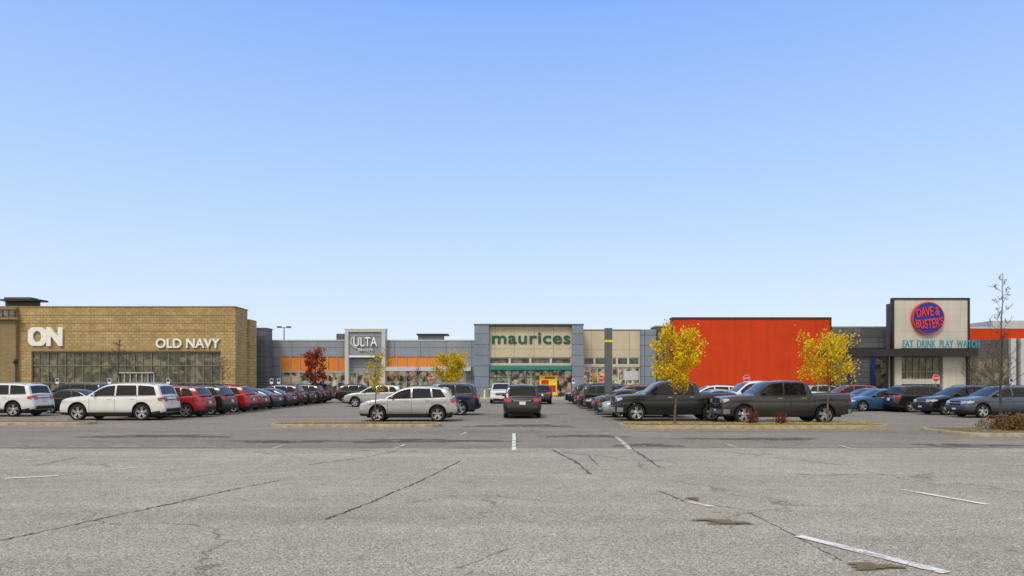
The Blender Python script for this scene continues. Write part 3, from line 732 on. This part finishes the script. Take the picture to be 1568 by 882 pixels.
# --- clothing store, tan block (left)
D = 75; e = empty('tan_block_store_building')
fb(e, 'wall_upper', -260, 360, 470, 538, D, M['tan'], 3.5)
fb(e, 'wall_left', -260, 48, 538, None, D, M['tan'], 3.5)
fb(e, 'wall_right', 338, 360, 538, None, D, M['tan'], 3.5)
boxo(e, 'rear_volume', X(-260, D), X(355, 108), D+3.4, 106, 0, Z(472, D), M['tand'])
fb(e, 'side_wing', 340, 383, 489, None, D+3.6, M['tan'], 2)
fb(e, 'parapet_cap', -261, 361, 468.8, 470.4, D, M['tan2'], 3.6, .06)
for i, q in enumerate((482, 494, 506)): fb(e, 'course_band_%d' % i, -260, 360, q, q+.9, D, M['tan2'], .1, .03)
fb(e, 'course_band_low', 48, 338, 535.5, 538.2, D, M['tan2'], .3, .05)
fb(e, 'control_joint', 138, 138.8, 471, 535, D, M['tan2'], .1, .012)
fb(e, 'control_joint_b', 313, 313.8, 471, 535, D, M['tan2'], .1, .012)
fb(e, 'glazing', 48, 338, 538, None, D+.25, M['glass'], .2)
mullions(e, 48, 338, 538.4, None, D+.22, 11, (0.04, .33, .70, .985), M['bronze'], .10)
mullions(e, 48, 338, 538.4, None, D+.235, 22, (), M['bronze'], .04)
fb(e, 'door_frame', 180, 236, 570, 571.5, D, M['lgray'], .3, .02)
for i in range(7): fb(e, 'door_stile_%d' % i, 181+i*9, 182.2+i*9, 571.5, None, D+.1, M['lgray'], .1, .02)
text(e, 'sign_letters', 'OLD NAVY', X(240, D), X(338, D), Z(533, D), Z(518.5, D), D-.14, M['white'], .018, .1)
text(e, 'logo_letter_n', 'N', X(73, D), X(97.5, D), Z(530, D), Z(501, D), D-.14, M['white'], .06, .1)
mb = MB(); cx, cz, = X(58.5, D), Z(515.5, D); n = 32
sqr = []
for r_fn in (0, 1):
    row = []
    for k in range(n):
        a = k*2*math.pi/n+math.pi/n
        if r_fn == 0: row.append((cx+.46*math.cos(a), D-.2, cz+.62*math.sin(a)))
        else:
            row.append((cx+1.02*max(-.98, min(.98, 1.12*math.cos(a))), D-.2, cz+1.04*max(-.98, min(.98, 1.12*math.sin(a)))))
    sqr.append(row)
back = [[(p[0], D-.02, p[2]) for p in r] for r in sqr]
mb.grid([back[0], sqr[0], sqr[1], back[1]], 0, True); mb.obj('logo_letter_o', [M['white']], parent=e)
fb(e, 'roof_tower', 8, 50, 460, None, D+15, M['grayc'], 1.5)
fb(e, 'roof_tower_cap', 0, 58, 457.8, 460.5, D+14, M['black'], 2)
fb(e, 'roof_tower_cap_top', 6, 46, 455, 457.8, D+14.5, M['grayc'], 1.5)
fb(e, 'roof_structure', -60, 24, 471, None, D-.5, M['tand'], 3)
fb(e, 'roof_structure_glass', -60, 22, 474, 486, D-.6, M['glass'], .2)
mullions(e, -60, 22, 474, 486, D-.62, 9, (0, 1), M['grayc'], .1, .05)
fb(e, 'roof_structure_ledge', -60, 26, 486, 489, D-.9, M['tan2'], .5)
# --- blue gray block + cosmetics store
D = 85; e = empty('gray_cosmetics_store_building')
fb(e, 'dark_pier', 366, 408, 503, None, D-3, M['grayd'], 2)
fb(e, 'pier_cap', 366, 409, 501.8, 503.4, D-3, M['grayd'], 2.1, .06)
fb(e, 'wall_upper', 402, 728, 521.5, 546, D, M['gray'], 20)
fb(e, 'wall_left', 402, 430, 546, None, D, M['grayb'], 20)
fb(e, 'wall_right', 713, 728, 546, None, D, M['gray'], 20)
fb(e, 'coping', 402, 728, 520.3, 522, D, M['lgray'], 20.1, .06)
fb(e, 'orange_band', 430, 531, 546, 568, D+.1, M['orange2'], .3)
fb(e, 'orange_band_r', 592, 713, 546, 562, D+.1, M['orange2'], .3)
fb(e, 'canopy_band', 590, 721, 561.5, 568, D-1.2, M['lgray'], 1.6)
fb(e, 'sill_band', 430, 531, 568, 570.5, D, M['alu'], .4, .1)
fb(e, 'shopfront_glass', 430, 713, 568, None, D+.5, M['goods'], .2)
mullions(e, 430, 531, 546, None, D+.05, 7, (.36,), M['alu'], .09)
mullions(e, 592, 713, 546, None, D+.05, 8, (.36,), M['alu'], .09)
fb(e, 'low_panel_l', 432, 462, 577, None, D+.3, M['beige'], .2)
fb(e, 'portal_left', 531, 536.5, 505, None, D, M['lgray'], 1.5, 1.0)
fb(e, 'portal_right', 586.5, 592, 505, None, D, M['lgray'], 1.5, 1.0)
fb(e, 'portal_top', 536.5, 586.5, 505, 509, D, M['lgray'], .4, 1.0)
fb(e, 'portal_sign_panel', 536.5, 586.5, 509, 545, D, M['gray'], .4, .8)
fb(e, 'portal_cap', 530, 593, 503.6, 505.2, D, M['white'], 1.6, 1.05)
fb(e, 'portal_beam', 536.5, 586.5, 545, 547.5, D, M['white'], .5, .9)
fb(e, 'portal_inner', 536.5, 586.5, 549, 570, D+.02, M['gray'], .3)
mullions(e, 536.5, 586.5, 570, None, D+.1, 5, (.98,), M['alu'], .12)
text(e, 'sign_letters', 'ULTA', X(544, D), X(580, D), Z(531, D), Z(517, D), D-1.0, M['white'], .006, .06)
text(e, 'sign_letters_small', 'BEAUTY', X(552, D), X(574, D), Z(538, D), Z(534.5, D), D-1.0, M['white'], .0, .04)
mb = MB(); sw_ = [(X(548, D)+0, Z(514, D)), (X(541, D), Z(519, D)), (X(540, D), Z(526, D)), (X(546, D), Z(533, D)), (X(560, D), Z(536, D))]
mb.tube([(a, D-.95, b_) for a, b_ in sw_], [.03, .05, .07, .05, .02], 6); mb.obj('sign_swoosh', [M['white']], True, e)
fb(e, 'roof_unit', 515, 530, 511, 521, D+8, M['grayc'], 1.5)
fb(e, 'roof_unit_b', 640, 678, 513, 521, D+8, M['grayd'], 2)
fb(e, 'roof_unit_cap', 638, 686, 511, 513.2, D+8, M['black'], 2.4, .2)
# --- fashion store with green letters
D = 84; e = empty('gray_portal_fashion_store_building')
fb(e, 'pier_left', 727, 749, 498.5, None, D, M['grayb'], 18, .9)
fb(e, 'pier_right', 875, 892, 498.5, None, D, M['grayb'], 18, .9)
fb(e, 'lintel_cap', 726, 893, 496.8, 498.7, D, M['grayd'], 18.2, .95)
fb(e, 'sign_panel', 749, 875, 499, 547, D, M['beige'], 15, .3)
fb(e, 'panel_reveal', 749, 875, 498.7, 500.6, D, M['tan2'], .2, .4)
fb(e, 'clerestory_glass', 749, 875, 547, 558, D+.05, M['glass'], .2)
mullions(e, 749, 875, 547, 558, D, 4, (0, 1), M['lgray'], .28, .2)
fb(e, 'fascia', 749, 875, 558, 560, D, M['beige'], .2, .2)
mb = MB(); x0, x1 = X(750, D), X(874, D)
mb.quad((x0, D-.1, Z(559, D)), (x1, D-.1, Z(559, D)), (x1, D-1.0, Z(565, D)), (x0, D-1.0, Z(565, D)))
mb.quad((x0, D-1.0, Z(565, D)), (x1, D-1.0, Z(565, D)), (x1, D-1.0, Z(567, D)), (x0, D-1.0, Z(567, D))); mb.obj('awning', [M['awn']], parent=e)
fb(e, 'shopfront_interior', 749, 875, 558, None, D+.6, M['goods'], .2)
mullions(e, 749, 875, 567, None, D+.1, 11, (.985, .72), M['awn'], .09)
fb(e, 'entry_post_l', 778, 780, 560, None, D, M['lgray'], .2, .1); fb(e, 'entry_post_r', 812, 814, 560, None, D, M['lgray'], .2, .1)
text(e, 'sign_letters', 'maurices', X(753.5, D), X(873, D), Z(526.8, D), Z(509.5, D), D-.36, M['green'], .016, .06, 1.06)
fb(e, 'poster_yellow', 826, 853, 575, 605, D-.1, M['yellow'], .05)
for i, (a, b_, c, d_) in enumerate(((829, 840, 582, 588), (834, 850, 577, 580), (842, 851, 590, 600), (828, 833, 592, 602))): fb(e, 'poster_red_%d' % i, a, b_, c, d_, D-.14, M['red'], .03)
fb(e, 'poster_teal', 838, 846, 596, 604, D-.15, M['teal'], .03)
# --- beige bay between
D = 86; e = empty('beige_store_building')
fb(e, 'wall_upper', 892, 980, 505.5, 547, D, M['beige'], 18)
fb(e, 'coping', 892, 980, 504.3, 506, D, M['tan2'], 18.1, .06)
fb(e, 'clerestory_glass', 892, 980, 547, 559, D+.15, M['glass'], .2)
mullions(e, 893, 979, 547, 559, D+.1, 5, (0, 1), M['lgray'], .25)
fb(e, 'band', 892, 980, 559, 562, D, M['beige'], .3)
fb(e, 'shopfront_glass', 892, 980, 562, None, D+.3, M['goods'], .2)
mullions(e, 893, 979, 562, None, D+.2, 8, (.97, .2), M['lgray'], .14)
fb(e, 'mid_pier', 926, 938, 547, None, D, M['beige'], .5, .1)
fb(e, 'window_sign', 955, 978, 568, 582, D+.1, M['lgray'], .05)
fb(e, 'blue_gray_pier', 980, 1003, 505, None, D, M['grayb'], 18, .6)
fb(e, 'dark_wall', 1003, 1036, 500, None, D, M['grayc'], 3, .2)
fb(e, 'dark_wall_cap', 1003, 1036, 498.6, 500.2, D, M['lgray'], 3.1, .25)
# --- arcade restaurant
D = 84; e = empty('orange_arcade_restaurant_building')
fb(e, 'orange_volume', 1030, 1272, 488.5, None, D, M['orange'], 1.4)
boxo(e, 'rear_volume', X(1040, 104), X(1272, D), D+1.4, 104, 0, Z(492, D), M['grayc'])
fb(e, 'orange_cap', 1029, 1273, 485.8, 488.7, D, M['black'], 1.5, .08)
fb(e, 'orange_edge_l', 1029, 1031, 488.7, None, D, M['black'], .2, .05)
fb(e, 'orange_edge_r', 1271, 1273, 488.7, None, D, M['black'], .2, .05)
fb(e, 'base_course', 1031, 1271, 604, None, D, M['grayc'], .1, .03)
fb(e, 'gray_wall_upper', 1273.5, 1364, 501, 534, D, M['grayc'], 18)
for i, (a, b_, c, d_, mm) in enumerate(((1274, 1290, 502, 517, 'grayd'), (1291, 1318, 502, 517, 'grayd'), (1319, 1358, 502, 517, 'grayc'), (1274, 1314, 517.6, 533, 'grayc'), (1315, 1358, 517.6, 533, 'grayd'))):
    fb(e, 'cladding_%d' % i, a, b_, c, d_, D, M[mm], .1, .04+.004*i)
fb(e, 'gray_wall_coping', 1273.5, 1364, 499.6, 501.2, D, M['lgray'], 18.1, .06)
fb(e, 'recess_wall', 1273.5, 1364, 540, None, D+.8, M['grayc'], .3)
fb(e, 'recess_glass', 1336, 1362, 548, None, D+.7, M['glass'], .05)
for i, p in enumerate((1301, 1336)): fb(e, 'blue_column_%d' % i, p, p+4, 540, None, D-.5, M['bluec'], .3)
fb(e, 'recess_panel', 1277, 1298, 552, None, D+.6, M['grayd'], .1)
fb(e, 'recess_panel_b', 1308, 1332, 552, None, D+.6, M['grayd'], .1)
D = 80
fb(e, 'canopy', 1272, 1498, 534.5, 545.5, D-2.2, M['black'], 3.2)
fb(e, 'portal_panel', 1363, 1475, 460, 534.3, D, M['cream'], .8, .8)
fb(e, 'portal_frame_left', 1360, 1363, 457.5, None, D, M['black'], .5, .9)
fb(e, 'portal_frame_right', 1474.5, 1477.5, 457.5, None, D, M['black'], .5, .9)
fb(e, 'portal_frame_top', 1363, 1474.5, 457.5, 460, D, M['black'], .5, .9)
fb(e, 'portal_body', 1366, 1474, 464, None, D, M['grayc'], 1.0, -.3)
fb(e, 'portal_lower_right', 1440, 1474.5, 545, None, D, M['cream'], .8, .5)
fb(e, 'portal_lower_left', 1363, 1377, 545, None, D, M['cream'], .8, .5)
fb(e, 'entrance_glass', 1377, 1440, 545, None, D, M['glass'], .3, .2)
mullions(e, 1378, 1439, 547, None, D-.25, 6, (.64, .36, .99), M['bronze'], .12)
fb(e, 'door_band', 1378, 1439, 580, 588, D-.3, M['cream'], .03, .02)
fb(e, 'portal_base_stripe', 1363, 1377, 593, None, D-.55, M['black'], .1)
r = 24.5*(D-1)/F; cx, cz = X(1420, D-1), Z(487, D-1); mb = MB(); n = 48
for (r_, y0_, y1_, mi_) in ((r, D-1.25, D-.85, 1), (r*.95, D-1.28, D-1.2, 0)):
    k = len(mb.v); ring = [(cx+r_*math.cos(i*2*math.pi/n), y0_, cz+r_*math.sin(i*2*math.pi/n)) for i in range(n)]
    mb.grid([[(p[0], y1_, p[2]) for p in ring], ring], mi_, True)
    k = len(mb.v); mb.v += ring; mb.f.append(tuple(range(k, k+n))); mb.m.append(mi_)
mb.obj('round_sign', [M['blue'], M['redl']], parent=e)
t1 = text(e, 'round_sign_text_top', "DAVE &", -r*.76, r*.68, r*.04, r*.56, D-1.34, M['redl'], .012, .05)
t2 = text(e, 'round_sign_text_bottom', "BUSTER'S", -r*.86, r*.86, -r*.66, -r*.10, D-1.34, M['redl'], .012, .05)
for t_ in (t1, t2):
    for v in t_.data.vertices:
        x_, y_, z_ = v.co
        z2 = z_*(1.12-.35*(x_/r)**2)+ .06*r
        a = math.radians(10); v.co = (cx+x_*math.cos(a)-z2*math.sin(a)*.6, y_, cz+z2+x_*math.sin(a)*.55)
text(e, 'tagline_letters', 'EAT  DRINK  PLAY  WATCH', X(1380, D-2), X(1497, D-2), Z(532.8, D-2), Z(521, D-2), D-2.3, M['teal'], .022, .03, 1.05)
fb(e, 'tagline_rail', 1380, 1497, 533.0, 534.2, D-2.1, M['black'], .1)
fb(e, 'right_wall_orange', 1478.5, 1720, 503, 520, D+2, M['orange'], 10)
fb(e, 'right_wall_cap', 1478.5, 1720, 500.5, 503.2, D+2, M['lgray'], 10.1, .06)
fb(e, 'right_wall_gray', 1478.5, 1720, 520, None, D+2, M['grayc'], 10)
fb(e, 'right_pier_gray', 1548, 1556, 518, None, D+1.6, M['lgray'], .6)
fb(e, 'right_pier_gray_b', 1563, 1571, 518, None, D+1.6, M['lgray'], .6)
fb(e, 'right_low_glass', 1480, 1546, 549, None, D+1.9, M['glass'], .1)
fb(e, 'right_back_parapet', 1520, 1740, 491, None, D+16, M['lgray'], 10)
def post(name, px, d, w, ztop, mat):
    e = empty(name); x = X(px, d)
    mb = MB(); mb.tube([(x, d, 0), (x, d, .75)], [w*.95, w*.9], 16); mb.obj('concrete_base', [M['kerb']], True, e)
    boxo(e, 'shaft', x-w/2, x+w/2, d-w/2, d+w/2, .75, ztop, mat)
    boxo(e, 'yellow_band', x-w/2-.01, x+w/2+.01, d-w/2-.01, d+w/2+.01, Z(524, d), Z(521, d), M['yellow'])
    boxo(e, 'top_cap', x-w/2-.01, x+w/2+.01, d-w/2-.01, d+w/2+.01, ztop, ztop+.05, mat)
post('light_pole', 931.5, 42, .42, Z(504, 42), M['pole'])
def lamp(name, px, d, top, arm=.9):
    e = empty(name); x = X(px, d); mb = MB(); mb.tube([(x, d, 0), (x, d, top)], [.14, .10], 10); mb.obj('pole', [M['galv']], True, e)
    boxo(e, 'arm', x-arm, x+arm, d-.05, d+.05, top-.12, top-.02, M['galv'])
    boxo(e, 'head_left', x-arm-.55, x-arm+.1, d-.3, d+.3, top-.1, top+.14, M['grayc']); boxo(e, 'head_right', x+arm-.1, x+arm+.55, d-.3, d+.3, top-.1, top+.14, M['grayc'])
lamp('street_lamp', 435, 112, Z(501, 112), .55)
def stop(px, d, zc=2.3, r=.38):
    e = empty('stop_sign'); x = X(px, d); mb = MB(); mb.tube([(x, d, 0), (x, d, zc+.3)], [.03, .03], 8); mb.obj('post', [M['galv']], True, e)
    for nm, rr, y_, mt in (('border', r, d-.05, M['white']), ('plate', r*.92, d-.056, M['red'])):
        mb = MB(); ring = [(x+rr*math.cos(math.radians(22.5+45*k)), y_, zc+rr*math.sin(math.radians(22.5+45*k))) for k in range(8)]
        mb.v = ring+[(p[0], y_+.004, p[2]) for p in ring]; mb.f = [tuple(range(8)), tuple(range(15, 7, -1))]+[(k, (k+1) % 8, 8+(k+1) % 8, 8+k) for k in range(8)]; mb.m = [0]*10
        mb.obj(nm, [mt], parent=e)
    text(e, 'letters', 'STOP', x-r*.7, x+r*.7, zc-r*.25, zc+r*.25, d-.062, M['white'], .01, .003)
for px, d in ((660, 70), (1143, 70), (1433, 68), (921, 72)): stop(px, d)
def psign(px, d, zc=2.0):
    e = empty('parking_sign'); x = X(px, d); mb = MB(); mb.tube([(x, d, 0), (x, d, zc+.3)], [.03, .03], 8); mb.obj('post', [M['galv']], True, e)
    boxo(e, 'plate', x-.16, x+.16, d-.05, d-.045, zc-.25, zc+.25, M['white']); boxo(e, 'symbol_field', x-.13, x+.13, d-.056, d-.051, zc-.06, zc+.21, M['blue'])
for px, d in ((88, 66), (168, 66), (258, 67), (416, 68), (427, 70), (878, 74), (905, 74), (1548, 66)): psign(px, d)
def bollard(px, d):
    mb = MB(); x = X(px, d); mb.tube([(x, d, 0), (x, d, 1.0), (x, d, 1.06)], [.09, .09, .04], 12); mb.obj('bollard', [M['yellow']], True)
for p in (742, 884, 1362, 1475): bollard(p, 76)
e = empty('lamp_post'); x = X(24, 60); mb = MB(); mb.tube([(x, 60, 0), (x, 60, 3.4)], [.06, .05], 8); mb.obj('pole', [M['black']], True, e)
mb = MB(); mb.tube([(x, 60, 3.4), (x, 60, 3.6), (x, 60, 3.9), (x, 60, 4.0)], [.08, .2, .16, .03], 10); mb.obj('lantern', [M['black']], True, e)

# ---------------------------------------------------------------- sky, sun, camera
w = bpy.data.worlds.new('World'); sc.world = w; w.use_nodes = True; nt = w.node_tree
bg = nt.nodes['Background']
sky = N(nt, 'ShaderNodeTexSky', sky_type='NISHITA'); sky.sun_disc = False
SEL, SAZ = 50, 205
sky.sun_elevation = math.radians(SEL); sky.sun_rotation = math.radians(SAZ); sky.altitude = 200; sky.air_density = 1.0; sky.dust_density = .6; sky.ozone_density = 1.5
STR = .13
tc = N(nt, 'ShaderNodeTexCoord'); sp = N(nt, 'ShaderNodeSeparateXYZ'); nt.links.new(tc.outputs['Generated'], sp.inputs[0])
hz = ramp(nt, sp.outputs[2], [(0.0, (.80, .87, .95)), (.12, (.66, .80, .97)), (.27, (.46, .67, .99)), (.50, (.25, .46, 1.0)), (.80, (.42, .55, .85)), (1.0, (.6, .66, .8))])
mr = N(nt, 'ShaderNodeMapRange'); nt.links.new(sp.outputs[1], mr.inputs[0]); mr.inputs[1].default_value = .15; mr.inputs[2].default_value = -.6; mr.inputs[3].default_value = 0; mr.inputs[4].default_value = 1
hz2 = mixc(nt, mr.outputs[0], hz, (.98, .93, .84))  # whiter sky added behind the camera to brighten and neutralise facades and ground
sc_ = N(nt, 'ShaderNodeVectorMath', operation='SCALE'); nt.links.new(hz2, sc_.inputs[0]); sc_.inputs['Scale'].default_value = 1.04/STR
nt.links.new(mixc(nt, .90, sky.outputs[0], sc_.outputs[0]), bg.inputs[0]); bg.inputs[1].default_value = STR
ld = bpy.data.lights.new('sun', 'SUN'); ld.energy = 2.1; ld.angle = math.radians(18); ld.color = (1, .92, .80)
so = bpy.data.objects.new('sun', ld); COL.objects.link(so)
az = math.radians(SAZ); el = math.radians(SEL)
sd = Vector((math.sin(az)*math.cos(el), math.cos(az)*math.cos(el), math.sin(el)))
so.rotation_euler = sd.to_track_quat('Z', 'Y').to_euler(); so.location = sd*50
cd = bpy.data.cameras.new('camera'); cd.lens = 24; cd.sensor_width = 36; cd.shift_y = 145/1568; cd.clip_end = 5000; cd.clip_start = .1
co = bpy.data.objects.new('camera', cd); COL.objects.link(co); co.location = (0, 0, H); co.rotation_euler = (math.radians(90), 0, 0)
sc.camera = co
sc.view_settings.view_transform = 'Standard'; sc.view_settings.look = 'None'; sc.view_settings.exposure = 0
